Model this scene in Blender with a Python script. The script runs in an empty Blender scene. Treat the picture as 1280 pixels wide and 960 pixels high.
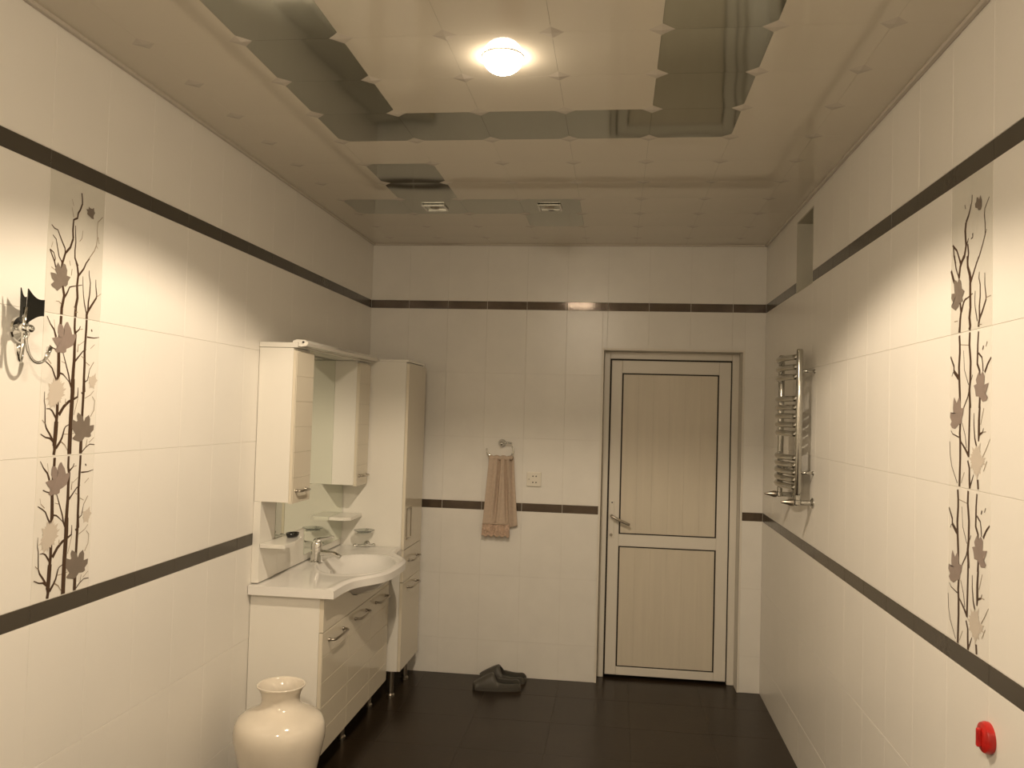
import bpy, bmesh, math, random
from mathutils import Vector, Matrix
random.seed(7)
C = bpy.context.scene.collection
W, H = 2.4603, 2.6913           # room width and height (metres); back wall y=0, left wall x=0, floor z=0
YR = -7.00                      # rear wall behind the photographer
T = 0.252                       # wall tile module
Z = (0.0, 0.218, 0.6197, 1.0213, 1.0737, 1.4763, 1.8785, 2.2785, 2.3313, H)   # tile course heights
LAMP = (1.213, -2.776)

# ---------------- camera ----------------
cam = bpy.data.cameras.new('camera'); camo = bpy.data.objects.new('camera', cam); C.objects.link(camo)
cam.sensor_width = 36; cam.lens = 1048.7351 / 1280 * 36; cam.clip_start = 0.05; cam.clip_end = 50
yaw, pitch, roll = -0.12373, 0.032957, 0.028321
fw = Vector((math.sin(yaw)*math.cos(pitch), math.cos(yaw)*math.cos(pitch), math.sin(pitch)))
rt = Vector((math.cos(yaw), -math.sin(yaw), 0)); up = rt.cross(fw)
r2 = rt*math.cos(roll) + up*math.sin(roll); u2 = up*math.cos(roll) - rt*math.sin(roll)
camo.matrix_world = Matrix(((r2.x, u2.x, -fw.x, 1.5701), (r2.y, u2.y, -fw.y, -5.2082), (r2.z, u2.z, -fw.z, 1.6393), (0, 0, 0, 1)))
bpy.context.scene.camera = camo

# ---------------- world, light, exposure ----------------
w = bpy.data.worlds.new('world'); bpy.context.scene.world = w; w.use_nodes = True
w.node_tree.nodes['Background'].inputs[0].default_value = (0.02, 0.018, 0.015, 1)
vs = bpy.context.scene.view_settings
vs.view_transform = 'Standard'; vs.look = 'None'; vs.gamma = 1; vs.use_curve_mapping = False
vs.exposure = 0.39
LIGHT = (1.0, 0.82, 0.61)
sp = bpy.data.lights.new('downlight_beam', 'SPOT'); so = bpy.data.objects.new('downlight_beam', sp); C.objects.link(so)
so.location = (LAMP[0], LAMP[1], H-0.066); sp.energy = 76; sp.color = LIGHT; sp.spot_size = math.radians(142); sp.spot_blend = 0.22
sp.shadow_soft_size = 0.014
GLOBE_STRENGTH = 30
LAMP2 = (1.213, -5.187); GLOBE2_STRENGTH = 280   # second lamp, behind the photographer

# ---------------- materials ----------------
def inp(b, name, v):
    if name in b.inputs: b.inputs[name].default_value = v
def mat(name, col, rough=0.5, metal=0, coat=0, bump=0, bscale=200, var=0, vscale=8, spec=None, stretch=None, ior=None):
    m = bpy.data.materials.new(name); m.use_nodes = True; nt = m.node_tree; b = nt.nodes['Principled BSDF']
    c = (*col, 1); inp(b, 'Base Color', c); inp(b, 'Roughness', rough); inp(b, 'Metallic', metal); inp(b, 'Coat Weight', coat); inp(b, 'Coat Roughness', 0.03)
    if spec is not None: inp(b, 'Specular IOR Level', spec)
    if ior: inp(b, 'IOR', ior)
    tc = nt.nodes.new('ShaderNodeTexCoord'); mp = nt.nodes.new('ShaderNodeMapping')
    geo = nt.nodes.new('ShaderNodeNewGeometry'); nt.links.new(geo.outputs['Position'], mp.inputs[0])
    if stretch: mp.inputs['Scale'].default_value = stretch
    if var:
        n = nt.nodes.new('ShaderNodeTexNoise'); n.inputs['Scale'].default_value = vscale; n.inputs['Detail'].default_value = 5
        nt.links.new(mp.outputs[0], n.inputs['Vector'])
        r = nt.nodes.new('ShaderNodeValToRGB'); r.color_ramp.elements[0].position = 0.3; r.color_ramp.elements[1].position = 0.7
        r.color_ramp.elements[0].color = (*[x*(1-var) for x in col], 1); r.color_ramp.elements[1].color = (*[min(1, x*(1+var)) for x in col], 1)
        nt.links.new(n.outputs[0], r.inputs[0]); nt.links.new(r.outputs[0], b.inputs['Base Color'])
    if bump:
        n = nt.nodes.new('ShaderNodeTexNoise'); n.inputs['Scale'].default_value = bscale; n.inputs['Detail'].default_value = 3
        nt.links.new(mp.outputs[0], n.inputs['Vector'])
        bn = nt.nodes.new('ShaderNodeBump'); bn.inputs['Strength'].default_value = bump; bn.inputs['Distance'].default_value = 0.002
        nt.links.new(n.outputs[0], bn.inputs['Height']); nt.links.new(bn.outputs[0], b.inputs['Normal'])
    return m
M = {}
M['wall_side'] = mat('ivory wall tile', (0.80, 0.77, 0.71), 0.30, bump=0.12, bscale=60, var=0.012, vscale=3, spec=0.35)
M['wall_back'] = mat('ivory veined wall tile', (0.78, 0.755, 0.70), 0.26, bump=0.16, bscale=22, var=0.025, vscale=7, spec=0.4)
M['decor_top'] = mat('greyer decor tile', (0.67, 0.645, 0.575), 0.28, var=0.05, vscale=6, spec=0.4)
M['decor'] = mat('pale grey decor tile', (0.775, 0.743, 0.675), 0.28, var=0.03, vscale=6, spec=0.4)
M['grout'] = mat('pale grout', (0.72, 0.69, 0.62), 0.8)
M['border'] = mat('dark border tile', (0.070, 0.060, 0.046), 0.20, bump=0.15, bscale=40, spec=0.35)
# ridged bronze border on the back wall
def ridged():
    m = mat('ridged bronze border tile', (0.095, 0.070, 0.050), 0.07, metal=0.35, var=0.25, vscale=9)
    nt = m.node_tree; b = nt.nodes['Principled BSDF']
    geo = nt.nodes.new('ShaderNodeNewGeometry'); wv = nt.nodes.new('ShaderNodeTexWave'); wv.bands_direction = 'X'
    wv.inputs['Scale'].default_value = 45; nt.links.new(geo.outputs['Position'], wv.inputs['Vector'])
    bn = nt.nodes.new('ShaderNodeBump'); bn.inputs['Strength'].default_value = 0.04; bn.inputs['Distance'].default_value = 0.001
    nt.links.new(wv.outputs[1], bn.inputs['Height']); nt.links.new(bn.outputs[0], b.inputs['Normal'])
    return m
M['border_back'] = ridged()
M['floor'] = mat('dark brown floor tile', (0.027, 0.018, 0.0105), 0.28, bump=0.12, bscale=35, var=0.12, vscale=4, spec=0.18)
M['floor_grout'] = mat('brown grout', (0.10, 0.085, 0.07), 0.7)
M['ceil'] = mat('beige lacquered ceiling tile', (0.665, 0.615, 0.515), 0.07, spec=0.8)
M['boss'] = mat('beige pressed corner', (0.56, 0.51, 0.44), 0.2, spec=0.6)
M['mirror_tile'] = mat('grey mirror ceiling tile', (0.45, 0.465, 0.415), 0.07, metal=1)
M['niche'] = mat('darker grey niche lining', (0.48, 0.46, 0.38), 0.6, var=0.06)  # niche lining, a darker grey than the wall tiles around it
M['void'] = mat('dark void', (0.03, 0.025, 0.02), 0.8)
M['trimw'] = mat('cream trim', (0.72, 0.68, 0.60), 0.35)
M['lacquer'] = mat('white gloss lacquer', (0.80, 0.775, 0.71), 0.10, spec=0.5, bump=0.02, bscale=20)
M['lacquer_door'] = mat('ivory gloss door lacquer', (0.70, 0.64, 0.52), 0.09, spec=0.5)
M['ceramic'] = mat('white ceramic', (0.82, 0.80, 0.76), 0.07, spec=0.6)
M['vase'] = mat('cream glazed ceramic', (0.76, 0.69, 0.58), 0.12, coat=0.6, bump=0.12, bscale=14, var=0.03, vscale=10)
M['chrome'] = mat('chrome', (0.78, 0.78, 0.76), 0.08, metal=1)
M['rad'] = mat('radiator chrome', (0.55, 0.54, 0.50), 0.16, metal=1)
M['satin'] = mat('satin nickel', (0.42, 0.38, 0.32), 0.28, metal=1)
M['black'] = mat('black gloss plate', (0.012, 0.012, 0.010), 0.12)
M['mirror'] = mat('mirror glass', (0.80, 0.84, 0.77), 0.0, metal=1)
M['pvc'] = mat('white pvc', (0.74, 0.70, 0.62), 0.30, spec=0.4)
M['pvcpanel'] = mat('cream pvc panel', (0.66, 0.60, 0.49), 0.35, spec=0.4, var=0.03, vscale=5, stretch=(6, 6, 0.4))
M['gasket'] = mat('dark rubber gasket', (0.020, 0.013, 0.008), 0.6)
M['towel'] = mat('beige terry cloth', (0.52, 0.415, 0.325), 0.95, bump=0.6, bscale=500, var=0.06, vscale=60, spec=0.1)
M['lace'] = mat('rose beige lace', (0.50, 0.365, 0.275), 0.9, bump=1.0, bscale=150, var=0.30, vscale=90, spec=0.1)
M['shadehem'] = mat('grey green fringe', (0.36, 0.35, 0.27), 0.95, bump=0.8, bscale=300, spec=0.1)
M['rubber'] = mat('dark grey foam rubber', (0.070, 0.064, 0.052), 0.5, bump=0.2, bscale=120)
M['rubber_in'] = mat('dark green grey insole', (0.028, 0.030, 0.022), 0.8)
M['socket'] = mat('ivory plastic', (0.74, 0.70, 0.61), 0.35)
M['red'] = mat('red plastic', (0.50, 0.018, 0.014), 0.28, var=0.25, vscale=40)
M['glass'] = mat('dish glass', (0.85, 0.88, 0.84), 0.04, ior=1.45); inp(M['glass'].node_tree.nodes['Principled BSDF'], 'Transmission Weight', 0.85)
M['branch'] = mat('printed brown twig', (0.060, 0.030, 0.014), 0.35)
M['twig'] = mat('printed pale twig', (0.30, 0.235, 0.165), 0.35)
M['leaf_dark'] = mat('printed taupe leaf', (0.19, 0.155, 0.125), 0.35, var=0.05, vscale=30)
M['leaf_mauve'] = mat('printed mauve leaf', (0.275, 0.218, 0.188), 0.35, var=0.05, vscale=30)
M['leaf_pale'] = mat('printed pale leaf', (0.58, 0.515, 0.435), 0.35)
def emit(name, col, s):
    m = bpy.data.materials.new(name); m.use_nodes = True; b = m.node_tree.nodes['Principled BSDF']
    inp(b, 'Base Color', (0.9, 0.88, 0.82, 1)); inp(b, 'Emission Color', (*col, 1)); inp(b, 'Emission Strength', s); return m
M['globe'] = emit('lit frosted globe', (1.0, 0.82, 0.61), GLOBE_STRENGTH)
M['globe2'] = emit('lit frosted globe behind', (1.0, 0.82, 0.61), GLOBE2_STRENGTH)

# ---------------- helpers ----------------
def mesh_obj(name, bm, m, parent=None, smooth=False, loc=None, normals=True):
    if normals: bmesh.ops.recalc_face_normals(bm, faces=bm.faces)
    me = bpy.data.meshes.new(name); bm.to_mesh(me); bm.free()
    if m is not None: me.materials.append(m)
    if smooth:
        for p in me.polygons: p.use_smooth = True
    o = bpy.data.objects.new(name, me); C.objects.link(o)
    if parent is not None: o.parent = parent
    if loc is not None: o.location = loc
    return o
def autosmooth(o, deg=35):
    me = o.data
    for p in me.polygons: p.use_smooth = True
    bm = bmesh.new(); bm.from_mesh(me); a = math.radians(deg)
    for e in bm.edges:
        if len(e.link_faces) != 2 or e.calc_face_angle(0) > a: e.smooth = False
    bm.to_mesh(me); bm.free(); return o
def box(bm, x0, x1, y0, y1, z0, z1, bev=0.0, seg=1):
    r = bmesh.ops.create_cube(bm, size=1)
    vs_ = r['verts']
    for v in vs_:
        v.co = Vector(((x0+x1)/2 + v.co.x*(x1-x0), (y0+y1)/2 + v.co.y*(y1-y0), (z0+z1)/2 + v.co.z*(z1-z0)))
    if bev:
        es = set(e for v in vs_ for e in v.link_edges)
        bmesh.ops.bevel(bm, geom=list(es), offset=bev, segments=seg, profile=0.5, affect='EDGES')
def tube(bm, pts, r, n=10, cap=True):
    pts = [Vector(p) for p in pts]; rings = []
    rr = r if isinstance(r, (list, tuple)) else [r]*len(pts)
    t0 = (pts[1]-pts[0]).normalized(); a = Vector((0, 0, 1)) if abs(t0.z) < 0.9 else Vector((1, 0, 0)); nrm = t0.cross(a).normalized()
    for i, p in enumerate(pts):
        t = ((pts[min(i+1, len(pts)-1)]-pts[max(i-1, 0)])).normalized()
        nrm = (nrm - t*nrm.dot(t)).normalized(); b = t.cross(nrm)
        rings.append([bm.verts.new(p + (nrm*math.cos(2*math.pi*k/n) + b*math.sin(2*math.pi*k/n))*rr[i]) for k in range(n)])
    for i in range(len(rings)-1):
        for k in range(n): bm.faces.new((rings[i][k], rings[i][(k+1) % n], rings[i+1][(k+1) % n], rings[i+1][k]))
    if cap: bm.faces.new(rings[0][::-1]); bm.faces.new(rings[-1])
def lathe(bm, prof, n=32, origin=(0, 0, 0), axis='z', cap=False):
    o = Vector(origin); rings = []
    for r, h in prof:
        ring = []
        for k in range(n):
            a = 2*math.pi*k/n; c, s = r*math.cos(a), r*math.sin(a)
            v = {'z': Vector((c, s, h)), 'x': Vector((h, c, s)), 'y': Vector((c, h, s))}[axis]
            ring.append(bm.verts.new(o+v))
        rings.append(ring)
    for i in range(len(rings)-1):
        for k in range(n): bm.faces.new((rings[i][k], rings[i][(k+1) % n], rings[i+1][(k+1) % n], rings[i+1][k]))
    if cap: bm.faces.new(rings[0]); bm.faces.new(rings[-1][::-1])
def ball(bm, c, r, n=16):
    bmesh.ops.create_uvsphere(bm, u_segments=n, v_segments=n//2+2, radius=r, matrix=Matrix.Translation(c))
def bez(a, b, c, d, n=10):
    a, b, c, d = map(Vector, (a, b, c, d))
    return [a*(1-t)**3 + b*3*t*(1-t)**2 + c*3*t*t*(1-t) + d*t**3 for t in [i/n for i in range(n+1)]]
def empty(name, loc, label=None, cat=None, group=None, kind=None):
    o = bpy.data.objects.new(name, None); o.empty_display_size = 0.05; C.objects.link(o); o.location = loc
    tag(o, label, cat, group, kind); return o
def tag(o, label=None, cat=None, group=None, kind=None):
    if label: o['label'] = label
    if cat: o['category'] = cat
    if group: o['group'] = group
    if kind: o['kind'] = kind
    return o
def part(name, bm, m, parent, smooth=False, auto=False):
    """bm is in world coordinates; child of parent (parents sit unrotated at a location)"""
    loc = Vector((0, 0, 0)); p = parent
    while p is not None: loc += p.location; p = p.parent
    bmesh.ops.translate(bm, verts=bm.verts, vec=-loc)
    o = mesh_obj(name, bm, m, parent, smooth)
    if auto: autosmooth(o)
    return o
def bx(name, m, parent, x0, x1, y0, y1, z0, z1, bev=0.0015, seg=2):
    bm = bmesh.new(); box(bm, x0, x1, y0, y1, z0, z1, bev, seg); return part(name, bm, m, parent)
def struct(name, bm, m):
    o = mesh_obj(name, bm, m); o['kind'] = 'structure'; return o

# ---------------- the room shell ----------------
TT = 0.002       # tile face stands this far in front of the grout
bm = bmesh.new(); box(bm, -0.2, W+0.2, YR-0.2, 0.5, -0.12, -0.0015); floor = struct('floor', bm, M['floor_grout'])
bm = bmesh.new(); box(bm, -0.2, W+0.2, YR-0.2, 0.5, H+0.010, H+0.10); ceiling = struct('ceiling', bm, M['void'])
bm = bmesh.new(); box(bm, -0.16, -TT, YR, 0, 0, H); wall_left = struct('wall_left', bm, M['grout'])
NICHE = (-1.203, -0.852, 2.275, 2.635)    # small opening high in the right wall
bm = bmesh.new()
n0, n1, n2, n3 = NICHE
for a in ((YR, n0, 0, H), (n1, 0, 0, H), (n0, n1, 0, n2), (n0, n1, n3, H)): box(bm, W+TT, W+0.24, *a)
box(bm, W+0.17, W+0.24, n0, n1, n2, n3)
wall_right = struct('wall_right', bm, M['grout'])
DX0, DX1, DZ = 1.4905, 2.3270, 2.037
bm = bmesh.new()
for a in ((-0.16, DX0, 0, H), (DX1, W+0.24, 0, H), (DX0, DX1, DZ, H)): box(bm, a[0], a[1], TT, 0.24, a[2], a[3])
box(bm, DX0-0.3, DX1+0.3, 0.24, 0.30, 0, 2.3)
wall_back = struct('wall_back', bm, M['grout'])
bm = bmesh.new(); box(bm, -0.16, W+0.24, YR-0.12, YR-TT, 0, H); wall_rear = struct('wall_rear', bm, M['grout'])

def sub_rects(u0, u1, v0, v1, holes):
    rs = [(u0, u1, v0, v1)]
    for (a, b, c, d) in holes:
        out = []
        for (p, q, r, s) in rs:
            if q <= a or p >= b or s <= c or r >= d: out.append((p, q, r, s)); continue
            if p < a: out.append((p, a, r, s))
            if q > b: out.append((b, q, r, s))
            pp, qq = max(p, a), min(q, b)
            if r < c: out.append((pp, qq, r, c))
            if s > d: out.append((pp, qq, d, s))
        rs = out
    return [r for r in rs if r[1]-r[0] > 0.004 and r[3]-r[2] > 0.004]
cache = {}
def tile_mesh(rects, o3, m, g=0.0004, t=TT, ch=0.0007):
    if 'border' in m.name: g = 0.0011
    """tile slabs in (u, v, n) coordinates; o3 maps them to xyz"""
    bm = bmesh.new()
    for (a, b, c, d) in rects:
        a += g; b -= g; c += g; d -= g
        lv = []
        for (i, n) in ((0, 0), (0, t-ch), (ch, t)):
            lv.append([bm.verts.new(o3(u, v, n)-o3(0, 0, 0)) for u, v in ((a+i, c+i), (b-i, c+i), (b-i, d-i), (a+i, d-i))])
        for k in (0, 1):
            for j in range(4): bm.faces.new((lv[k][j], lv[k][(j+1) % 4], lv[k+1][(j+1) % 4], lv[k+1][j]))
        bm.faces.new(lv[2])
    bmesh.ops.recalc_face_normals(bm, faces=bm.faces)
    # make faces look out of the wall
    up_ = o3(0, 0, 1)-o3(0, 0, 0)
    if sum(f.normal.dot(up_)*f.calc_area() for f in bm.faces) < 0: bmesh.ops.reverse_faces(bm, faces=bm.faces)
    me = bpy.data.meshes.new('tile'); bm.to_mesh(me); bm.free(); me.materials.append(m); return me
def lay(wall, key, us, vs_, o3, mats, holes=(), special=None):
    for i in range(len(us)-1):
        for j in range(len(vs_)-1):
            u0, u1, v0, v1 = us[i], us[i+1], vs_[j], vs_[j+1]
            if u1-u0 < 0.012: continue
            rects = sub_rects(0, u1-u0, 0, v1-v0, [(a-u0, b-u0, c-v0, d-v0) for a, b, c, d in holes])
            if not rects: continue
            kind, m = mats(i, j, u0)
            k = (key, kind, m.name, tuple(tuple(round(x, 4) for x in r) for r in rects))
            if k not in cache: cache[k] = tile_mesh(rects, o3, m)
            o = bpy.data.objects.new(kind, cache[k]); C.objects.link(o); o.parent = wall
            o.location = o3(u0, v0, 0)
            if special: special(o, i, j, u0, v0)

def grid(start, stop, phase, step):
    ks = [start]; k = math.ceil((start-phase)/step - 1e-6)
    while phase+k*step < stop-1e-6:
        if phase+k*step > start+1e-6: ks.append(phase+k*step)
        k += 1
    return ks+[stop]

# printed twig and maple leaf motifs of the decor tiles (coordinates on the tile, tenths of a millimetre)
PRINT = {'LT':([(1077,2245,21,1043,2469,20,1058,2788,19,1222,2875,19,1249,3028,18,1337,3148,17,1420,3341,17,1411,3462,16,1371,3649,15),(1077,2245,21,966,1968,22,759,1759,22,653,1453,23),(123,2442,8,251,2366,10,393,2350,11,552,2123,13,731,1898,14,759,1759,16),(194,2166,7,341,2079,9,410,1858,11,498,1615,12,653,1453,14),(101,1750,10,263,1688,10,343,1538,11,315,1439,11),(101,1750,12,315,1439,14,379,1286,15),(1144,2637,9,1169,2399,11,1197,2161,13,1177,1913,15,1192,1696,17,1340,1491,20),(1256,1591,20,1323,1456,22,1377,1245,25,1342,921,27,1387,560,30,1329,308,32,1324,2,35),(2422,3181,7,2187,2974,7,2165,2714,7,2202,2494,8,2157,2256,8,2088,2090,9,1827,1789,9,1681,1613,9),(1866,1802,9,1718,1650,13,1614,1458,17,1390,1218,20),(942,3366,4,1029,3194,6),(958,3128,4,1053,2860,7),(2246,2172,5,2157,2256,5),(648,1528,23,619,1166,25,710,800,27,790,549,29,749,353,31,707,181,33,709,0,34),(811,505,20,912,639,17,1010,822,13,1120,858,10,1571,968,6),(680,296,10,569,352,7,444,347,4),(1857,0,32,1847,126,28,1899,232,24,2084,455,21,2272,683,18,2287,761,14,2226,1031,10,2211,1232,6),(1899,232,21,1900,506,18,1943,737,15,1958,1091,12,1882,1304,9,1871,1452,6),(1847,126,14,1728,409,12,1649,696,9,1601,1084,7,1591,1231,5),(2290,711,7,2500,844,5),(1235,296,7,1317,209,9),(1428,149,8,1322,136,8),(187,1269,6,348,1215,6),(1495,2568,5,1472,2340,5,1365,2220,6),(956,1585,4,1003,1448,7),(1084,1366,6,1060,1168,7),(2220,2523,7,2296,2335,7),(207,1981,4,150,1806,4)],[('dark',(456,1446,533,1365,609,1307,671,1461,782,1433,867,1280,858,1135,1027,1114,925,977,913,879,826,806,698,822,631,741,477,635,403,683,259,731,203,781,336,884,226,960,163,1113,337,1119,446,1090,348,1215,378,1291)),('dark',(1715,3340,1777,3305,1878,3305,1955,3361,1983,3255,2026,3215,1953,3109,1972,3012,1879,3016,1776,3054,1653,3100,1667,3178,1604,3238,1702,3249))]),'LM':([(704,3979,32,700,3777,33,675,3371,35,670,2920,37,688,2661,39,706,2307,41,691,2117,43),(689,2141,37,663,1998,7),(110,3909,7,262,3706,12,430,3559,18,526,3357,24),(411,3839,4,463,3586,4),(270,3100,10,413,3042,10,557,3006,11),(93,2670,8,289,2566,11,417,2480,13,537,2276,16,644,2115,19),(209,2724,7,374,2595,8),(164,2883,4,209,2724,4),(848,2957,9,978,2679,12,1152,2304,16,1203,2113,19,1339,1888,23),(794,2691,4,962,2649,6),(746,2356,16,893,2328,13,1027,2238,9,1184,2113,6),(1314,3995,26,1318,3673,28,1370,3483,31,1356,3141,34,1365,2752,37,1348,2459,40,1336,2094,42,1355,1828,45),(1365,3556,17,1529,3670,12,1580,3774,8),(1529,3670,5,1702,3700,5),(1404,2730,20,1548,2862,15,1749,3049,11,1902,3110,6),(1500,3005,12,1520,3252,5),(1543,3205,5,1843,3379,5),(1858,3995,27,1858,3728,28,1843,3379,28,1829,3030,29,1854,2684,30,1854,2238,31,1894,1842,32),(1915,3485,13,2237,3484,9,2500,3528,5),(1889,2736,6,2095,2648,6),(2104,2524,8,2290,2761,8),(1855,2114,13,2027,2207,10,2104,2524,6),(1682,2896,6,1823,2831,6),(2099,3150,5,2292,3292,5),(2098,3728,13,2142,3669,13),(711,1565,34,718,1211,34,699,975,34,688,622,34,644,341,34,682,198,34,651,35,34),(699,975,49,688,622,49,658,293,48),(793,1163,33,994,1402,29,1206,1549,25,1426,1625,20,1619,1702,15),(1063,1475,13,1052,1630,4),(1593,1702,14,1601,1849,10,1593,1971,6),(675,1069,19,501,1280,14,392,1338,10,254,1337,6),(568,461,21,441,627,18,291,793,16,230,932,13,197,1418,10,153,1556,8,152,1809,5),(98,1026,7,231,921,7),(596,413,18,449,511,15,274,539,11,63,636,8),(734,220,27,884,380,23,983,520,19,1058,757,15,1108,828,10,1289,898,6),(937,402,13,1109,301,9,1271,102,4),(1050,613,6,1310,607,5,1497,627,5),(1339,2206,51,1355,1818,51,1344,1454,51,1332,1091,51,1328,607,51,1332,27,51),(1459,1163,6,1552,1456,6,1615,1653,6),(1859,2228,31,1859,1782,31,1846,1138,31,1862,373,31),(1845,398,39,1848,23,39),(1758,1829,12,1861,1757,13),(1927,1659,6,2199,1765,6,2352,1895,5),(2246,1113,8,2395,1315,7,2415,1593,6,2284,1717,5),(1885,51,11,2072,192,10,2266,285,8,2500,263,7),(2090,216,8,2134,439,6),(2222,336,6,2455,480,5)],[('mauve',(613,3743,703,3741,777,3714,879,3557,851,3697,934,3826,1007,3834,1049,3766,1150,3656,1218,3493,1367,3520,1392,3437,1277,3183,1096,3096,987,3063,976,2967,851,2922,704,2946,599,2915,488,2977,589,3056,549,3123,474,3188,359,3318,533,3358,676,3347,576,3503,584,3646)),('pale',(310,2023,509,2171,755,2229,947,2070,1032,1905,989,1737,841,1519,700,1470,600,1375,426,1350,281,1442,345,1512,201,1603,296,1720)),('pale',(2080,2297,2397,2413,2494,2214,2348,1955,2144,1974,2093,2123)),('dark',(1645,1237,1806,1151,1867,1126,1938,965,2008,1088,2162,1163,2232,1038,2226,837,2428,860,2418,708,2283,610,2309,522,2211,487,2010,504,1900,396,1745,376,1511,432,1431,483,1577,577,1493,676,1392,775,1392,1042,1587,968,1643,992,1594,1139))]),'RT':([(1192,3460,10,1213,3294,14,1310,3125,18,1409,2976,23,1561,2838,27),(1561,2838,31,1608,2630,32,1576,2406,31,1545,2226,31,1643,1962,32,1852,1825,32),(1545,2226,21,1444,2313,16,1394,2389,10),(1442,2248,21,1385,1999,23,1455,1732,25),(199,3159,9,334,3030,10,449,2935,11,469,2774,12,417,2535,12,411,2286,13,548,2066,14,733,1812,15,924,1637,16),(2416,2401,18,2133,2210,18,1963,1956,19,1852,1825,19),(2358,2344,18,2324,2112,20,2206,1866,22),(1142,2464,18,1140,2357,14,1240,2336,10),(434,2250,9,320,2390,7),(1652,3318,8,1596,3195,11),(1670,1980,27,1903,1737,31,1976,1441,35),(2019,2046,13,1877,1755,13),(1460,1940,25,1427,1654,32,1294,1437,38,1238,1236,45),(1264,1240,35,1256,940,35,1237,575,36,1292,325,37,1236,106,38,1284,4,39),(781,1791,12,1019,1497,18,1228,1234,24),(2296,2098,22,2175,1740,18,1976,1441,13),(2500,1731,27,2334,1454,31,2191,1297,35),(1878,788,26,1818,539,29,1867,348,32,1888,153,35,1911,0,39),(1792,536,26,1665,759,21,1562,832,17,1459,840,12,1105,918,8),(740,33,31,732,115,28,673,254,24,556,364,21,329,663,17,330,745,14,407,1043,11,413,1332,8),(688,256,23,704,548,20,662,792,17,668,1084,14,745,1262,11,724,1405,8),(816,187,12,947,538,11,976,710,9,957,960,8),(329,704,6,55,727,5),(2028,322,7,2248,324,7),(742,96,8,550,75,6)],[('dark',(696,3331,621,3186,617,3018,687,2951,808,2971,859,3036,983,3077,1010,3179,937,3224,915,3324,816,3299,766,3233)),('dark',(2167,1427,2055,1343,1977,1452,1839,1353,1781,1146,1594,1053,1748,901,1693,806,1932,773,1983,691,2173,615,2426,725,2456,774,2317,823,2461,978,2437,1098,2240,1081,2273,1242,2305,1404))]),'RM':([(1909,3947,32,1876,3703,33,1870,3484,34,1914,3115,35,1891,2830,36,1842,2392,37,1836,2174,38),(1934,2831,37,2239,3022,31,2243,3155,24,2474,3427,18),(2294,3003,9,2375,2895,9),(1822,3698,6,1275,3642,6),(1633,3531,6,1568,3031,8,1301,2634,10),(1257,3971,30,1275,3653,32,1189,3222,33,1201,2715,34,1247,2505,35,1185,2039,36),(1271,2463,18,1344,2316,15,1595,2042,13),(1224,2631,8,1055,2877,8),(738,3941,21,778,3612,23,782,3363,25,791,3135,26,657,2962,27,627,2261,29,645,2035,31),(725,3400,15,531,3283,15,480,3116,15,453,2931,15),(488,3465,15,444,3564,15),(303,3532,9,237,3648,9),(359,2905,24,202,3099,19,14,3248,14),(1838,2261,34,1794,1610,34,1815,1393,34,1783,1178,34,1772,746,34,1789,400,34,1805,10,34),(1784,1199,13,1464,996,22,1256,836,30),(1866,1284,11,2277,1361,9,2391,1447,7),(1663,1655,8,1473,1337,9,1388,1020,10),(1941,86,9,2309,498,9,2429,801,9,2467,1156,9),(1212,2124,28,1225,1617,28,1240,1195,28,1255,794,28),(1303,707,20,1198,523,24,1191,251,28,1160,12,32),(1161,44,20,1064,177,14,945,373,8),(623,2076,27,662,1726,32,655,1418,36),(655,1418,36,674,1213,19),(700,268,27,666,35,27),(630,1378,19,443,1443,13,398,1546,7),(443,1443,6,257,1457,6),(565,1625,8,386,2033,7),(958,1912,6,951,1620,12,894,1289,18,792,1085,23),(429,835,9,248,1025,7,26,1293,5),(375,494,7,196,747,7),(1702,105,6,1501,398,6)],[('mauve',(667,2962,616,2836,476,2932,357,2824,375,2601,123,2642,211,2495,301,2376,161,2292,251,2213,459,2186,555,2259,676,2323,845,2327,898,2495,974,2601,804,2637,855,2743,761,2863)),('mauve',(2193,2334,2024,2177,1867,2349,1757,2195,1779,2044,1569,2042,1616,1870,1692,1762,1690,1655,1901,1609,2115,1496,2309,1515,2423,1603,2342,1692,2457,1803,2433,1937,2236,1892,2268,2047,2245,2224)),('pale',(816,1084,578,1154,523,851,289,822,286,661,471,610,561,441,748,264,898,418,1098,530,1179,776,1106,864,1011,1035))])}
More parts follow.
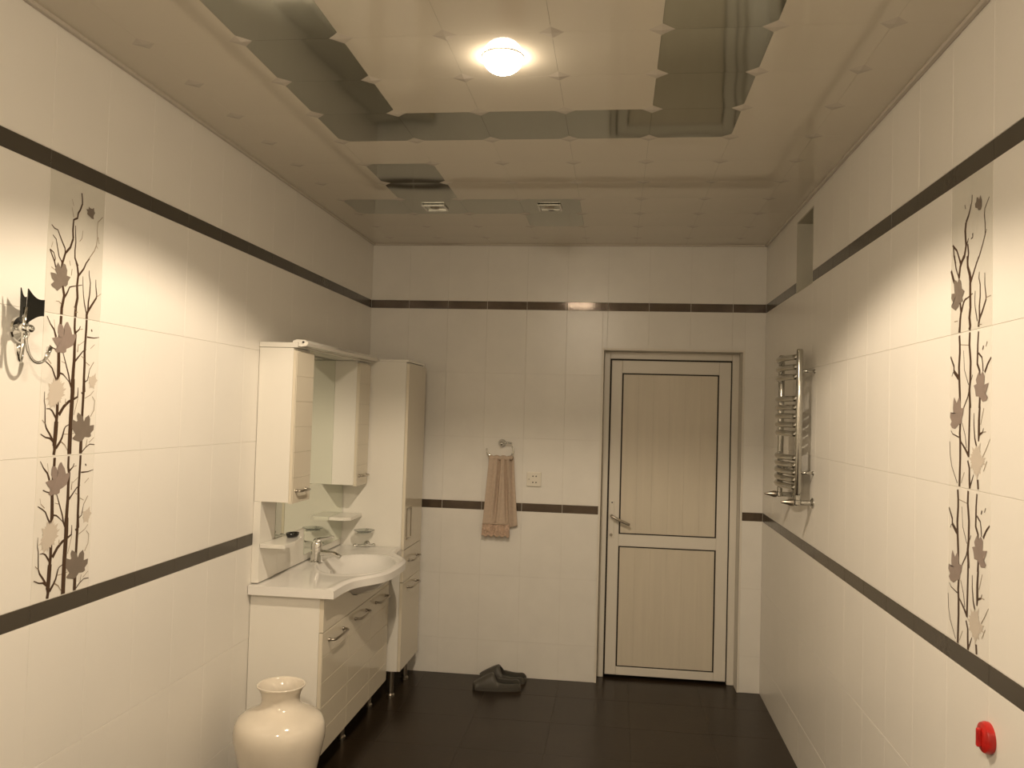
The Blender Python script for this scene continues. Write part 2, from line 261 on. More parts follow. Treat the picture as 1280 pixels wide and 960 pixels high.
def motif(tile, code, side):
    s = 1e-4; lo = 0.001
    xf = 0.0003 if side == 'L' else -0.0003
    br, lv = PRINT[code]
    base = TT if side == 'L' else -TT
    def V(y, z, k): return Vector((base + xf*k, y*s+lo, z*s+0.001))
    dark, pale = bmesh.new(), bmesh.new()
    for n, row in enumerate(br):
        pts = [(row[i], row[i+1], row[i+2]) for i in range(0, len(row), 3)]
        avg = sum(p[2] for p in pts)/len(pts)
        bm_ = pale if avg < (9 if side == 'L' else 8) else dark
        prev = None
        for i, (y, z, hw) in enumerate(pts):
            a = pts[max(0, i-1)]; b = pts[min(len(pts)-1, i+1)]
            d = Vector((b[0]-a[0], b[1]-a[1])); 
            if d.length < 1: d = Vector((0, 1))
            d.normalize(); nn = Vector((-d.y, d.x))*hw*1.75
            k = 1 + 0.04*n
            cur = (bm_.verts.new(V(y+nn.x, z+nn.y, k)), bm_.verts.new(V(y-nn.x, z-nn.y, k)))
            if prev: bm_.faces.new((prev[0], prev[1], cur[1], cur[0]))
            prev = cur
    mesh_obj('printed_branches', dark, M['branch'], tile, normals=False)
    mesh_obj('printed_twigs', pale, M['twig'], tile, normals=False)
    for kcol, row in lv:
        bm_ = bmesh.new(); ptsl = [V(row[i], row[i+1], 3.2 if kcol != 'pale' else 2.6) for i in range(0, len(row), 2)]
        if kcol == 'pale':      # ragged lobes
            cen0 = sum(ptsl, Vector())/len(ptsl); out = []
            for q in range(len(ptsl)):
                a, b = ptsl[q], ptsl[(q+1) % len(ptsl)]
                out += [cen0+(a-cen0)*1.10, cen0+((a*0.6+b*0.4)-cen0)*0.80, cen0+((a+b)/2-cen0)*0.98, cen0+((a*0.35+b*0.65)-cen0)*0.82]
            ptsl = out
        vsl = [bm_.verts.new(p) for p in ptsl]
        cen = bm_.verts.new(sum(ptsl, Vector())/len(ptsl))
        for q in range(len(vsl)): bm_.faces.new((vsl[q], vsl[(q+1) % len(vsl)], cen))
        nx = 1 if side == 'L' else -1
        bmesh.ops.reverse_faces(bm_, faces=[f for f in bm_.faces if f.normal.x*nx < 0]) if False else None
        mesh_obj('printed_leaf', bm_, M['leaf_'+kcol], tile, normals=False)
def side_mats(i, j, u0):
    if j in (3, 7): return 'border_tile', M['border']
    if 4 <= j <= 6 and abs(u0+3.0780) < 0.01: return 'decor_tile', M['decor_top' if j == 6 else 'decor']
    return 'wall_tile', M['wall_side']
def decorate(side):
    def f(o, i, j, u0, v0):
        if o.name.startswith('decor_tile'): motif(o, side + ('T' if j == 6 else 'M'), side)
    return f
o3L = lambda u, v, n: Vector((-TT+n, u, v))
o3R = lambda u, v, n: Vector((W+TT-n, u, v))
o3B = lambda u, v, n: Vector((u, TT-n, v))
lay(wall_left, 'L', grid(YR, 0, -3.0783, T), Z, o3L, side_mats, special=decorate('L'))
lay(wall_right, 'R', grid(YR, 0, -3.0778, T), Z, o3R, side_mats, holes=[(n0, n1, n2, n3)], special=decorate('R'))
lay(wall_back, 'B', grid(0, W, 0.2483, T), Z, o3B, lambda i, j, u: ('border_tile', M['border_back']) if j in (3, 7) else ('wall_tile', M['wall_back']),
    holes=[(DX0-0.012, DX1+0.012, -1, DZ+0.012)])
lay(wall_rear, 'E', grid(0, W, 0.2483, T), Z, lambda u, v, n: Vector((u, YR-TT+n, v)), lambda i, j, u: ('border_tile', M['border']) if j in (3, 7) else ('wall_tile', M['wall_side']))
FT = 0.415
lay(floor, 'F', grid(0, W, 0.437, FT), grid(YR, 0.20, -0.30, FT), lambda u, v, n: Vector((u, v, -0.002+n)), lambda i, j, u: ('floor_tile', M['floor']))

# corner bead round the door opening, lining of the niche, ceiling edge profile
bm = bmesh.new()
box(bm, DX0-0.012, DX0, -0.001, 0.013, 0, DZ); box(bm, DX1, DX1+0.012, -0.001, 0.013, 0, DZ); box(bm, DX0-0.012, DX1+0.012, -0.001, 0.013, DZ, DZ+0.012)
struct('trim_1', bm, M['trimw'])
bm = bmesh.new()
for a in ((W-0.001, W+0.165, n1-0.008, n1, n2, n3), (W-0.001, W+0.165, n0, n0+0.008, n2, n3), (W-0.001, W+0.165, n0+0.008, n1-0.008, n2, n2+0.008), (W-0.001, W+0.165, n0+0.008, n1-0.008, n3-0.008, n3)): box(bm, *a)
box(bm, W+0.160, W+0.168, n0, n1, n2, n3)
struct('trim_2', bm, M['niche'])
for k, a in enumerate(((0, 0.016, YR, 0), (W-0.016, W, YR, 0), (0.016, W-0.016, -0.016, 0))):
    bm = bmesh.new(); box(bm, a[0], a[1], a[2], a[3], H-0.010, H+0.002, 0.002); struct('trim_%d' % (k+3), bm, M['boss'])

# ---------------- ceiling tiles: slightly pillowed, bossed at the corners ----------------
G = 0.3014; GX = 0.1634; GY = -0.2140
xs = grid(0, W, GX, G); ys = grid(YR, 0, GY, G)
MIR = {(c, r) for c in range(1, 6) for r in (6, 10)} | {(c, r) for c in (1, 5) for r in range(6, 11)} | {(1, 4), (1, 3), (0, 2), (1, 2), (2, 2), (3, 2), (3, 1)}
def ceil_mesh(w_, d_, full, m):
    bm = bmesh.new(); n = 10 if full else 3; g = 0.0003; vv = []
    sag = 0.0007 if full else 0.0
    for i in range(n+1):
        row = []
        for j in range(n+1):
            u, v = i/n, j/n
            row.append(bm.verts.new((g+(w_-2*g)*u, g+(d_-2*g)*v, -sag*(1-(2*u-1)**2)*(1-(2*v-1)**2))))
        vv.append(row)
    for i in range(n):
        for j in range(n): bm.faces.new((vv[i][j], vv[i][j+1], vv[i+1][j+1], vv[i+1][j]))
    # folded-up edges
    edge = [vv[i][0] for i in range(n+1)] + [vv[n][j] for j in range(1, n+1)] + [vv[i][n] for i in range(n-1, -1, -1)] + [vv[0][j] for j in range(n-1, 0, -1)]
    dn = [bm.verts.new(v.co) for v in edge]; up2 = [bm.verts.new(v.co+Vector((0, 0, 0.009))) for v in edge]
    for k in range(len(edge)):
        f = bm.faces.new((dn[k], dn[(k+1) % len(edge)], up2[(k+1) % len(edge)], up2[k]))
    me = bpy.data.meshes.new('ceiling_tile'); bm.to_mesh(me); bm.free(); me.materials.append(m)
    for p in me.polygons: p.use_smooth = abs(p.normal.z) > 0.9
    return me
cc = {}
for i in range(len(xs)-1):
    for j in range(len(ys)-1):
        w_, d_ = xs[i+1]-xs[i], ys[j+1]-ys[j]
        col = round((xs[i]-GX)/G) if xs[i] > 0 else -1; row = round((GY-ys[j+1])/G) if ys[j+1] < -0.001 else -1
        if i == len(xs)-2: col = 7
        full = abs(w_-G) < 1e-3 and abs(d_-G) < 1e-3
        mir = (col, row) in MIR
        if mir is False and (round((xs[i+1]-GX)/G)-1, row) in MIR and xs[i] == 0: mir = True
        k = (round(w_, 4), round(d_, 4), mir)
        if k not in cc: cc[k] = ceil_mesh(w_, d_, full, M['mirror_tile' if mir else 'ceil'])
        o = bpy.data.objects.new('mirror_ceiling_tile' if mir else 'ceiling_tile', cc[k]); C.objects.link(o); o.parent = ceiling
        o.location = (xs[i], ys[j], H)
def boss_mesh():
    bm = bmesh.new(); a = 0.043
    c = bm.verts.new((0, 0, -0.0030)); ring = [bm.verts.new((a*x, a*y, 0.0006)) for x, y in ((1, 0), (0, 1), (-1, 0), (0, -1))]
    for k in range(4): bm.faces.new((c, ring[(k+1) % 4], ring[k]))
    bmesh.ops.recalc_face_normals(bm, faces=bm.faces)
    me = bpy.data.meshes.new('corner_boss'); bm.to_mesh(me); bm.free(); me.materials.append(M['boss']); return me
bmesh_boss = boss_mesh()
for x in xs[1:-1]:
    for y in ys[1:-1]:
        o = bpy.data.objects.new('corner_boss', bmesh_boss); C.objects.link(o); o.parent = ceiling; o.location = (x, y, H)
# lit ceiling lamp
for n, LP in enumerate((LAMP, LAMP2)):
    t = empty('ceiling_lamp', (LP[0], LP[1], H), ('lit round frosted globe lamp on a slim cream ring, centre of the mirror-framed ceiling square',
        'lit frosted globe lamp on the ceiling behind the photographer')[n], 'lamp')
    R_ = 0.060 if n == 0 else 0.105
    bm = bmesh.new(); lathe(bm, [(R_-0.001, -0.0008), (R_+0.002, -0.0008), (R_+0.002, -0.0035), (R_-0.001, -0.0045)], 40, (LP[0], LP[1], H)); part('rim', bm, M['trimw'], t, auto=True)
    bm = bmesh.new(); lathe(bm, [(max(0.0005, R_*math.sin(a)), -0.004-0.8*R_*math.cos(a)) for a in [math.pi/2*k/14 for k in range(15)]], 36, (LP[0], LP[1], H)); part('globe', bm, M['globe' if n == 0 else 'globe2'], t, smooth=True)
for n, (x, y) in enumerate(((0.616, -0.972), (1.212, -0.970))):
    t = empty('recessed_spotlight', (x, y, H), ('unlit square recessed spotlight in the grey mirror tile nearer the wall cabinets' if n == 0 else
        'unlit square recessed spotlight in the mirror tile nearer the door'), 'spotlight', 'small square spotlights in the back row of mirror tiles')
    zc = H-0.002
    bm = bmesh.new()
    for a in ((-0.060, -0.050, -0.060, 0.060), (0.050, 0.060, -0.060, 0.060), (-0.050, 0.050, -0.060, -0.050), (-0.050, 0.050, 0.050, 0.060)): box(bm, x+a[0], x+a[1], y+a[2], y+a[3], zc-0.010, zc, 0.002)
    part('frame', bm, M['chrome'], t)
    bm = bmesh.new(); box(bm, x-0.050, x+0.050, y-0.050, y+0.050, zc-0.003, zc-0.001); part('lens', bm, M['mirror_tile'], t)
    bm = bmesh.new(); lathe(bm, [(0.001, -0.006), (0.018, -0.006), (0.024, -0.003), (0.026, 0)], 20, (x, y, zc-0.003)); part('bulb', bm, M['satin'], t, smooth=True)

# ---------------- door in its recess ----------------
YD = 0.125
t = empty('door_1', ((DX0+DX1)/2, YD, 0), 'white plastic panelled door with dark gaskets, in a recess of the back wall', None, None, 'structure')
bm = bmesh.new()
box(bm, DX0+0.001, 1.530, YD, YD+0.07, 0, 2.036, 0.003, 2); box(bm, 2.284, DX1-0.001, YD, YD+0.07, 0, 2.036, 0.003, 2); box(bm, 1.530, 2.284, YD, YD+0.07, 1.992, 2.036, 0.003, 2)
part('door_frame', bm, M['pvc'], t)
bm = bmesh.new(); box(bm, 1.529, 2.285, YD+0.016, YD+0.06, 0.012, 1.993); part('gasket', bm, M['gasket'], t)
L0, L1, LZ0, LZ1 = 1.540, 2.276, 0.020, 1.982; P0, P1 = 1.613, 2.199
leaf = bx('door_leaf', M['pvc'], t, L0, P0-0.006, YD-0.004, YD+0.05, LZ0, LZ1, 0.004, 3)
for nm, a in (('stile', (P1+0.006, L1, LZ0, LZ1)), ('rail', (P0-0.006, P1+0.006, 1.902, LZ1)), ('rail', (P0-0.006, P1+0.006, 0.818, 0.892)), ('rail', (P0-0.006, P1+0.006, LZ0, 0.070))):
    bx(nm, M['pvc'], leaf, a[0], a[1], YD-0.004, YD+0.05, a[2], a[3], 0.003, 2)
leaf.name = 'door_leaf'
for (z0, z1) in ((0.900, 1.894), (0.078, 0.810)):
    bm = bmesh.new(); box(bm, P0-0.008, P1+0.008, YD+0.006, YD+0.02, z0-0.010, z1+0.010); part('panel_gasket', bm, M['gasket'], leaf)
    cuts = [P0+0.003, 1.711, 1.805, 1.905, 2.000, 2.098, P1-0.003]
    for a, b in zip(cuts, cuts[1:]):
        bx('panel_board', M['pvcpanel'], leaf, a+0.0001, b-0.0001, YD+0.000, YD+0.02, z0, z1, 0.0005, 1)
h = bx('handle_plate', M['pvc'], leaf, 1.545, 1.576, YD-0.012, YD-0.004, 0.868, 1.100, 0.004, 3)
bm = bmesh.new(); pts = [(1.561, YD-0.010, 1.008), (1.561, YD-0.050, 1.008)] + [tuple(p) for p in bez((1.561, YD-0.052, 1.008), (1.585, YD-0.062, 0.995), (1.620, YD-0.060, 0.980), (1.672, YD-0.055, 0.958))]
tube(bm, pts, 0.0085, 12); part('lever', bm, M['satin'], leaf, smooth=True)['label'] = 'slanting metal lever handle'
bm = bmesh.new(); lathe(bm, [(0.0005, -0.016), (0.009, -0.016), (0.010, -0.012)], 16, (1.560, YD, 0.886), 'y'); part('keyhole', bm, M['satin'], leaf)
bm = bmesh.new(); lathe(bm, [(0.0005, -0.0135), (0.004, -0.0135), (0.0045, -0.012)], 12, (1.562, YD, 1.088), 'y'); part('screw', bm, M['gasket'], leaf)

# ---------------- vanity base unit ----------------
YN, YF, XF = -1.670, -0.600, 0.318       # near side, far side, carcass front
base = empty('vanity_cabinet', (0.17, -1.13, 0), 'low white gloss vanity base cabinet with three grooved doors beside the vase', 'cabinet')
ZB, ZT = 0.125, 0.808
lac = M['lacquer']
bx('side_panel', lac, base, 0.002, XF, YN, YN+0.018, ZB, ZT)
bx('side_panel', lac, base, 0.002, XF, YF-0.018, YF, ZB, ZT)
bx('bottom_panel', lac, base, 0.002, XF, YN+0.018, YF-0.018, ZB, ZB+0.018)
bx('back_panel', lac, base, 0.002, 0.012, YN+0.018, YF-0.018, ZB+0.018, ZT-0.12)
XD = XF+0.019
BC = (0.300, -1.095, 0.185, 0.270, 0.120)     # bowl centre x, y, half sizes, depth
TOPZ = 0.853
def bowl(x, y, grow=0.0):
    q = ((x-BC[0])/(BC[2]+grow))**2 + ((y-BC[1])/(BC[3]+grow))**2
    if q >= 1: return 0.0
    return (BC[4]+grow)*(1-q**1.6)**0.75
# fascia above the doors, notched for the bowl
bm = bmesh.new(); n = 60; ring0, ring1, rb0, rb1 = [], [], [], []
for i in range(n+1):
    y = YN+0.002 + (YF-YN-0.004)*i/n
    zt = min(ZT, TOPZ-max(bowl(XD, y, 0.0135), bowl(XF, y, 0.0135))-0.001)
    for lst, x, z in ((ring0, XD, zt), (ring1, XF, zt), (rb0, XD, 0.660), (rb1, XF, 0.660)): lst.append(bm.verts.new((x, y, z)))
for i in range(n):
    for a, b in ((ring0, rb0), (ring1, ring0), (rb1, ring1), (rb0, rb1)): bm.faces.new((a[i], a[i+1], b[i+1], b[i]))
for i in (0, n): bm.faces.new((ring0[i], ring1[i], rb1[i], rb0[i]))
part('fascia', bm, M['lacquer_door'], base)
def bow_handle(parent, a, b, out=0.030, r=0.0055):
    """bow handle between two points on a front that faces +x"""
    a, b = Vector(a), Vector(b); o = Vector((out, 0, 0)); d = b-a
    bm = bmesh.new(); tube(bm, [a, a+o*0.7, a+o+d*0.06, a+o*1.1+d*0.5, b+o-d*0.06, b+o*0.7, b], r, 10)
    for p in (a, b): lathe(bm, [(0.0085, 0.0), (0.0085, 0.005), (0.0055, 0.009)], 12, tuple(p), 'x')
    return part('handle', bm, M['satin'], parent, smooth=True)
gro = [ZB+0.001, 0.228, 0.335, 0.442, 0.550, 0.656]
cuts = [YN+0.001, -1.3065, -0.9425, YF-0.001]
for k in range(3):
    y0, y1 = cuts[k]+0.0012, cuts[k+1]-0.0012
    bm = bmesh.new(); box(bm, XF+0.001, XD-0.0018, y0, y1, ZB+0.001, 0.6565)
    for a, b in zip(gro, gro[1:]): box(bm, XD-0.004, XD, y0, y1, a+0.0009, b-0.0009, 0.0012, 2)
    d = part('door', bm, M['lacquer_door'], base)
    ym = (y0+y1)/2
    bow_handle(d, (XD, ym-0.105 if k == 0 else ym-0.09, 0.612), (XD, ym+0.09, 0.612))
for y in (YN+0.06, YF-0.07, -1.13):
    for x in (0.06, 0.26):
        bm = bmesh.new(); lathe(bm, [(0.016, 0.12526), (0.016, 0.02), (0.022, 0.012), (0.022, 0.0)], 16, (x, y, 0), cap=True); part('foot', bm, M['satin'], base, auto=True)

# ---------------- ceramic worktop with the basin ----------------
SY0, SY1 = -1.700, -0.548
def front_x(y):
    b = 0.118/(1+math.exp(-(y+1.39)/0.05)) - 0.118/(1+math.exp(-(y+0.80)/0.045))
    dome = 0.014*max(0, 1-((y+1.10)/0.32)**2)
    return 0.388 + b + dome
sink = empty('washbasin_top', (0.2, -1.12, TOPZ), 'white ceramic worktop with a bulging moulded washbasin, on the vanity cabinet', 'washbasin')
bm = bmesh.new(); NY, NX = 110, 54; top, bot = [], []
TH = 0.040
for i in range(NY+1):
    y = SY0+(SY1-SY0)*i/NY; fx = front_x(y); rt_, rb_ = [], []
    for j in range(NX+1):
        s = j/NX; x = 0.003+(fx-0.003)*s
        d = bowl(x, y); e = fx-x
        lip = 0.004*math.exp(-((e-0.02)/0.014)**2)*min(1, (y-SY0)/0.02)
        z = TOPZ - d + lip
        if e < 0.010: z -= (0.010-e)**2/0.010*0.7
        q = ((x-BC[0])/BC[2])**2 + ((y-BC[1])/BC[3])**2
        z += 0.004*math.exp(-((q-1.12)/0.12)**2)*(1 if e > 0.01 else 0.3)
        rt_.append(bm.verts.new((x, y, z)))
        zb = TOPZ - max(TH, bowl(x, y, 0.013) if bowl(x, y, 0.013) > 0 else 0)
        if x < 0.05 or e < 0.004: zb = TOPZ-TH
        rb_.append(bm.verts.new((x, y, zb)))
    top.append(rt_); bot.append(rb_)
for i in range(NY):
    for j in range(NX):
        bm.faces.new((top[i][j], top[i+1][j], top[i+1][j+1], top[i][j+1])); bm.faces.new((bot[i][j], bot[i][j+1], bot[i+1][j+1], bot[i+1][j]))
    bm.faces.new((top[i][NX], top[i+1][NX], bot[i+1][NX], bot[i][NX])); bm.faces.new((top[i][0], bot[i][0], bot[i+1][0], top[i+1][0]))
for j in range(NX):
    bm.faces.new((top[0][j], top[0][j+1], bot[0][j+1], bot[0][j])); bm.faces.new((top[NY][j], bot[NY][j], bot[NY][j+1], top[NY][j+1]))
part('basin', bm, M['ceramic'], sink, auto=True)
zc = TOPZ-bowl(BC[0], BC[1])
bm = bmesh.new(); lathe(bm, [(0.0005, 0.001), (0.008, 0.001), (0.012, 0.004), (0.024, 0.004), (0.028, 0.0005)], 24, (BC[0], BC[1], zc)); part('drain', bm, M['chrome'], sink, smooth=True)
ox, oy = 0.148, -1.06; oz = TOPZ-bowl(ox, oy)
bm = bmesh.new(); lathe(bm, [(0.006, 0.0), (0.008, 0.003), (0.014, 0.003), (0.017, 0.0)], 20, (ox+0.010, oy, oz+0.004), 'x'); part('overflow_ring', bm, M['chrome'], sink, smooth=True)

# ---------------- basin mixer ----------------
FX, FY = 0.090, -1.100
fa = empty('basin_mixer', (FX, FY, TOPZ), 'chrome single lever mixer tap standing behind the washbasin bowl', 'tap')
bm = bmesh.new(); lathe(bm, [(0.034, 0.0), (0.034, 0.006), (0.030, 0.010), (0.028, 0.05), (0.029, 0.090), (0.025, 0.102), (0.0005, 0.108)], 28, (FX, FY, TOPZ)); part('body', bm, M['chrome'], fa, auto=True)
bm = bmesh.new(); tube(bm, bez((FX+0.010, FY, TOPZ+0.045), (FX+0.05, FY, TOPZ+0.055), (FX+0.10, FY, TOPZ+0.050), (FX+0.125, FY, TOPZ+0.028), 12), [0.017-0.0004*i for i in range(13)], 16)
part('spout', bm, M['chrome'], fa, smooth=True)
bm = bmesh.new(); tube(bm, bez((FX-0.005, FY, TOPZ+0.108), (FX+0.02, FY, TOPZ+0.118), (FX+0.05, FY+0.005, TOPZ+0.122), (FX+0.085, FY+0.008, TOPZ+0.130), 8), [0.013, 0.012, 0.011, 0.010, 0.009, 0.008, 0.0075, 0.007, 0.006], 12)
part('lever', bm, M['chrome'], fa, smooth=True)

# ---------------- mirror unit on the wall above ----------------
XM = 0.035; UZ0, UZ1 = 1.213, 1.893; UF = 0.158
mu = empty('mirror_cabinet', (0.02, -1.11, TOPZ), 'white wall-hung mirror cabinet unit with two narrow end cupboards above the washbasin', 'mirror cabinet')
bx('back_panel', lac, mu, 0.001, XM-0.005, -1.461, -0.545, TOPZ+0.005, 1.893, 0.001, 1)
bx('back_panel', lac, mu, 0.001, XM-0.005, YN, -1.462, TOPZ+0.005, UZ0-0.001, 0.001, 1)
def mirror_glass():
    bm = bmesh.new(); ol = [(-1.500, 1.029), (-1.130, 1.029), (-1.130, 0.893), (-0.548, 0.893), (-0.548, 1.892), (-1.461, 1.892), (-1.461, UZ0-0.002), (-1.500, UZ0-0.002)]
    a = [bm.verts.new((XM, y, z)) for y, z in ol]; b = [bm.verts.new((XM-0.0045, y, z)) for y, z in ol]
    bm.faces.new(a); bm.faces.new(b[::-1])
    for k in range(len(ol)): bm.faces.new((a[k], a[(k+1) % len(ol)], b[(k+1) % len(ol)], b[k]))
    return part('mirror', bm, M['mirror'], mu)
mirror_glass()
bm = bmesh.new()
bx('side_strip', lac, mu, XM-0.005, XM-0.001, YN, -1.503, TOPZ+0.005, UZ0, 0.0008, 1)
for n, (y0, y1) in enumerate(((YN, -1.462), (-0.752, -0.546))):
    cb = bx('cupboard', lac, mu, XM if n else 0.002, UF, y0, y1, UZ0, UZ1, 0.0015, 2)
    bm = bmesh.new(); ye = y1 - (0.012 if n else 0)
    box(bm, UF+0.001, UF+0.016, y0, ye, UZ0-0.004, UZ1-0.012)
    zz = UZ0-0.004; hs = (UZ1-0.012-zz)/6
    for q in range(6): box(bm, UF+0.014, UF+0.019, y0, ye, zz+q*hs+0.0005, zz+(q+1)*hs-0.0005, 0.0008, 1)
    dd = part('door', bm, M['lacquer_door'], cb)
    bow_handle(dd, (UF+0.019, y0+0.035, 1.262), (UF+0.019, y0+0.150, 1.262), 0.024, 0.005)
top_b = bx('cornice', lac, mu, 0.001, 0.176, YN-0.004, -0.546, UZ1+0.001, UZ1+0.024, 0.003, 3)
bm = bmesh.new()
prof = [(0.150, UZ1+0.0245), (0.152, UZ1+0.032), (0.170, UZ1+0.038), (0.206, UZ1+0.036), (0.222, UZ1+0.022), (0.214, UZ1+0.010), (0.190, UZ1+0.006), (0.178, UZ1+0.008), (0.178, UZ1+0.0245)]
e0 = [bm.verts.new((x, YN+0.005, z)) for x, z in prof]; e1 = [bm.verts.new((x, -0.550, z)) for x, z in prof]
for k in range(len(prof)): bm.faces.new((e0[k], e0[(k+1) % len(prof)], e1[(k+1) % len(prof)], e1[k]))
bm.faces.new(e0[::-1]); bm.faces.new(e1); part('light_pelmet', bm, lac, mu)
bm = bmesh.new(); lathe(bm, [(0.0005, -0.003), (0.0045, -0.003), (0.0045, 0.002)], 12, (0.200, YN+0.004, UZ1+0.026), 'y'); part('screw_hole', bm, M['void'], mu)
for n, (y0, y1, z) in enumerate(((YN+0.002, -1.385, 1.010), (-0.775, -0.546, 1.020))):
    bm = bmesh.new(); d1 = 0.150
    ol = [(XM+0.0005, y0), (d1, y0), (d1, y0+0.12), (d1-0.02, y1-0.03), (d1-0.05, y1), (XM+0.0005, y1)] if n == 0 else [(XM+0.0005, y0), (d1-0.03, y0), (d1, y0+0.03), (d1, y1), (XM+0.0005, y1)]
    a = [bm.verts.new((x, y, z)) for x, y in ol]; b = [bm.verts.new((x, y, z+0.018)) for x, y in ol]
    bm.faces.new(a[::-1]); bm.faces.new(b)
    for k in range(len(ol)): bm.faces.new((a[k], a[(k+1) % len(ol)], b[(k+1) % len(ol)], b[k]))
    bmesh.ops.bevel(bm, geom=bm.edges[:], offset=0.0015, segments=2, affect='EDGES')
    s_ = part('shelf', bm, lac, mu)
    if n == 0:
        bm = bmesh.new(); lathe(bm, [(0.0005, -0.004), (0.006, -0.004), (0.006, 0.0)], 12, (0.105, -1.60, 1.010)); part('shelf_plug', bm, M['gasket'], s_)
sd = bmesh.new(); lathe(sd, [(0.0005, 0.003), (0.026, 0.004), (0.031, 0.010), (0.034, 0.022), (0.031, 0.022), (0.026, 0.014), (0.0005, 0.012)], 28)
for v in sd.verts: v.co = Vector((0.092+v.co.x*0.85, -1.435+v.co.y*1.25, 1.0275+v.co.z-0.002))
tag(mesh_obj('soap_dish', sd, M['black'], smooth=True), 'small black oval soap dish at the back of the white near shelf below the cupboard', 'soap dish')

# ---------------- tall cupboard ----------------
TY0, TY1, TX = -0.540, -0.120, 0.381
tc_ = empty('tall_cupboard', (0.19, -0.33, 0), 'tall narrow white gloss cupboard standing in the back left corner', 'cupboard')
bx('carcass', lac, tc_, 0.002, TX, TY0, TY1, 0.155, 1.905, 0.0015, 2)
def tall_front(nm, z0, z1):
    bm = bmesh.new(); box(bm, TX+0.001, TX+0.018, TY0, TY1, z0, z1, 0.0015, 2); return part(nm, bm, M['lacquer_door'], tc_)
bx('top_board', lac, tc_, 0.002, TX+0.012, TY0-0.002, TY1+0.002, 1.9055, 1.918, 0.0015, 2)
d = tall_front('door', 0.838, 1.896)
bm = bmesh.new(); gx = TX+0.0185
for a in ((-0.500, -0.492, 0.890, 1.070), (-0.400, -0.392, 0.890, 1.070), (-0.492, -0.400, 1.062, 1.070), (-0.492, -0.400, 0.890, 0.898)): box(bm, gx-0.0004, gx+0.004, *a)
part('handle', bm, M['satin'], d)['label'] = 'slim rectangular outline pull'
d = tall_front('drawer', 0.655, 0.835); bow_handle(d, (TX+0.018, -0.430, 0.765), (TX+0.018, -0.230, 0.765))
d = tall_front('door', 0.157, 0.652); bow_handle(d, (TX+0.018, -0.430, 0.610), (TX+0.018, -0.230, 0.610))
for x in (0.05, 0.335):
    for y in (TY0+0.05, TY1-0.05):
        bm = bmesh.new(); lathe(bm, [(0.018, 0.1553), (0.018, 0.02), (0.024, 0.012), (0.024, 0)], 16, (x, y, 0), cap=True); part('foot', bm, M['satin'], tc_, auto=True)

# glass soap dish and short rail on the side of the tall cupboard
sy = TY0
t = empty('glass_soap_dish', (0.185, sy, 0.94), 'round glass soap dish in a chrome holder on the tall cupboard side, above the basin', 'soap dish')
bm = bmesh.new(); lathe(bm, [(0.014, 0.0), (0.014, -0.006), (0.006, -0.010)], 16, (0.185, sy, 0.936), 'y'); tube(bm, [(0.185, sy-0.006, 0.936), (0.185, sy-0.028, 0.936)], 0.005, 8)
tube(bm, [(0.185+0.040*math.cos(a), sy-0.066+0.040*math.sin(a), 0.936) for a in [2*math.pi*k/28 for k in range(29)]], 0.0035, 8, cap=False); part('holder', bm, M['chrome'], t, smooth=True)
bm = bmesh.new(); lathe(bm, [(0.0005, -0.012), (0.022, -0.011), (0.036, 0.000), (0.056, 0.010), (0.058, 0.013), (0.053, 0.012), (0.034, 0.004), (0.022, -0.006), (0.0005, -0.007)], 32, (0.185, sy-0.066, 0.940)); part('dish', bm, M['glass'], t, smooth=True)
t = empty('chrome_rail', (0.19, sy, 0.865), 'short chrome towel rail with ball ends low on the tall cupboard side', 'rail')
bm = bmesh.new(); tube(bm, [(0.135, sy-0.055, 0.862), (0.235, sy-0.055, 0.870)], 0.006, 12); part('bar', bm, M['chrome'], t, smooth=True)
for p, q in (((0.130, sy-0.055, 0.862), 0.011), ((0.240, sy-0.055, 0.870), 0.010)):
    bm = bmesh.new(); ball(bm, p, q); part('ball_end', bm, M['chrome'], t, smooth=True)
bm = bmesh.new(); tube(bm, [(0.185, sy, 0.866), (0.185, sy-0.050, 0.866)], 0.006, 10); lathe(bm, [(0.018, 0.0), (0.018, -0.005), (0.007, -0.010)], 20, (0.185, sy, 0.866), 'y'); part('bracket', bm, M['chrome'], t, smooth=True)

# ---------------- floor vase ----------------
VX, VY = 0.298, -2.02
bm = bmesh.new()
prof = [(0.0005, 0.0), (0.100, 0.0), (0.106, 0.006), (0.112, 0.06), (0.126, 0.13), (0.143, 0.20), (0.156, 0.26), (0.166, 0.305), (0.174, 0.345), (0.1755, 0.375), (0.171, 0.402), (0.158, 0.425), (0.136, 0.440), (0.110, 0.452), (0.090, 0.462), (0.078, 0.472), (0.073, 0.485), (0.073, 0.502), (0.078, 0.522), (0.087, 0.538), (0.093, 0.545), (0.094, 0.549), (0.091, 0.551), (0.086, 0.545), (0.074, 0.525), (0.067, 0.502), (0.067, 0.485), (0.080, 0.466), (0.125, 0.435), (0.155, 0.40), (0.160, 0.36), (0.14, 0.25), (0.10, 0.05), (0.0005, 0.04)]
lathe(bm, prof, 56, (0, 0, 0))
v_ = mesh_obj('floor_vase', bm, M['vase'], smooth=True, loc=(VX, VY, 0)); tag(v_, 'large cream glazed vase with a flared neck, on the floor before the vanity cabinet', 'vase')

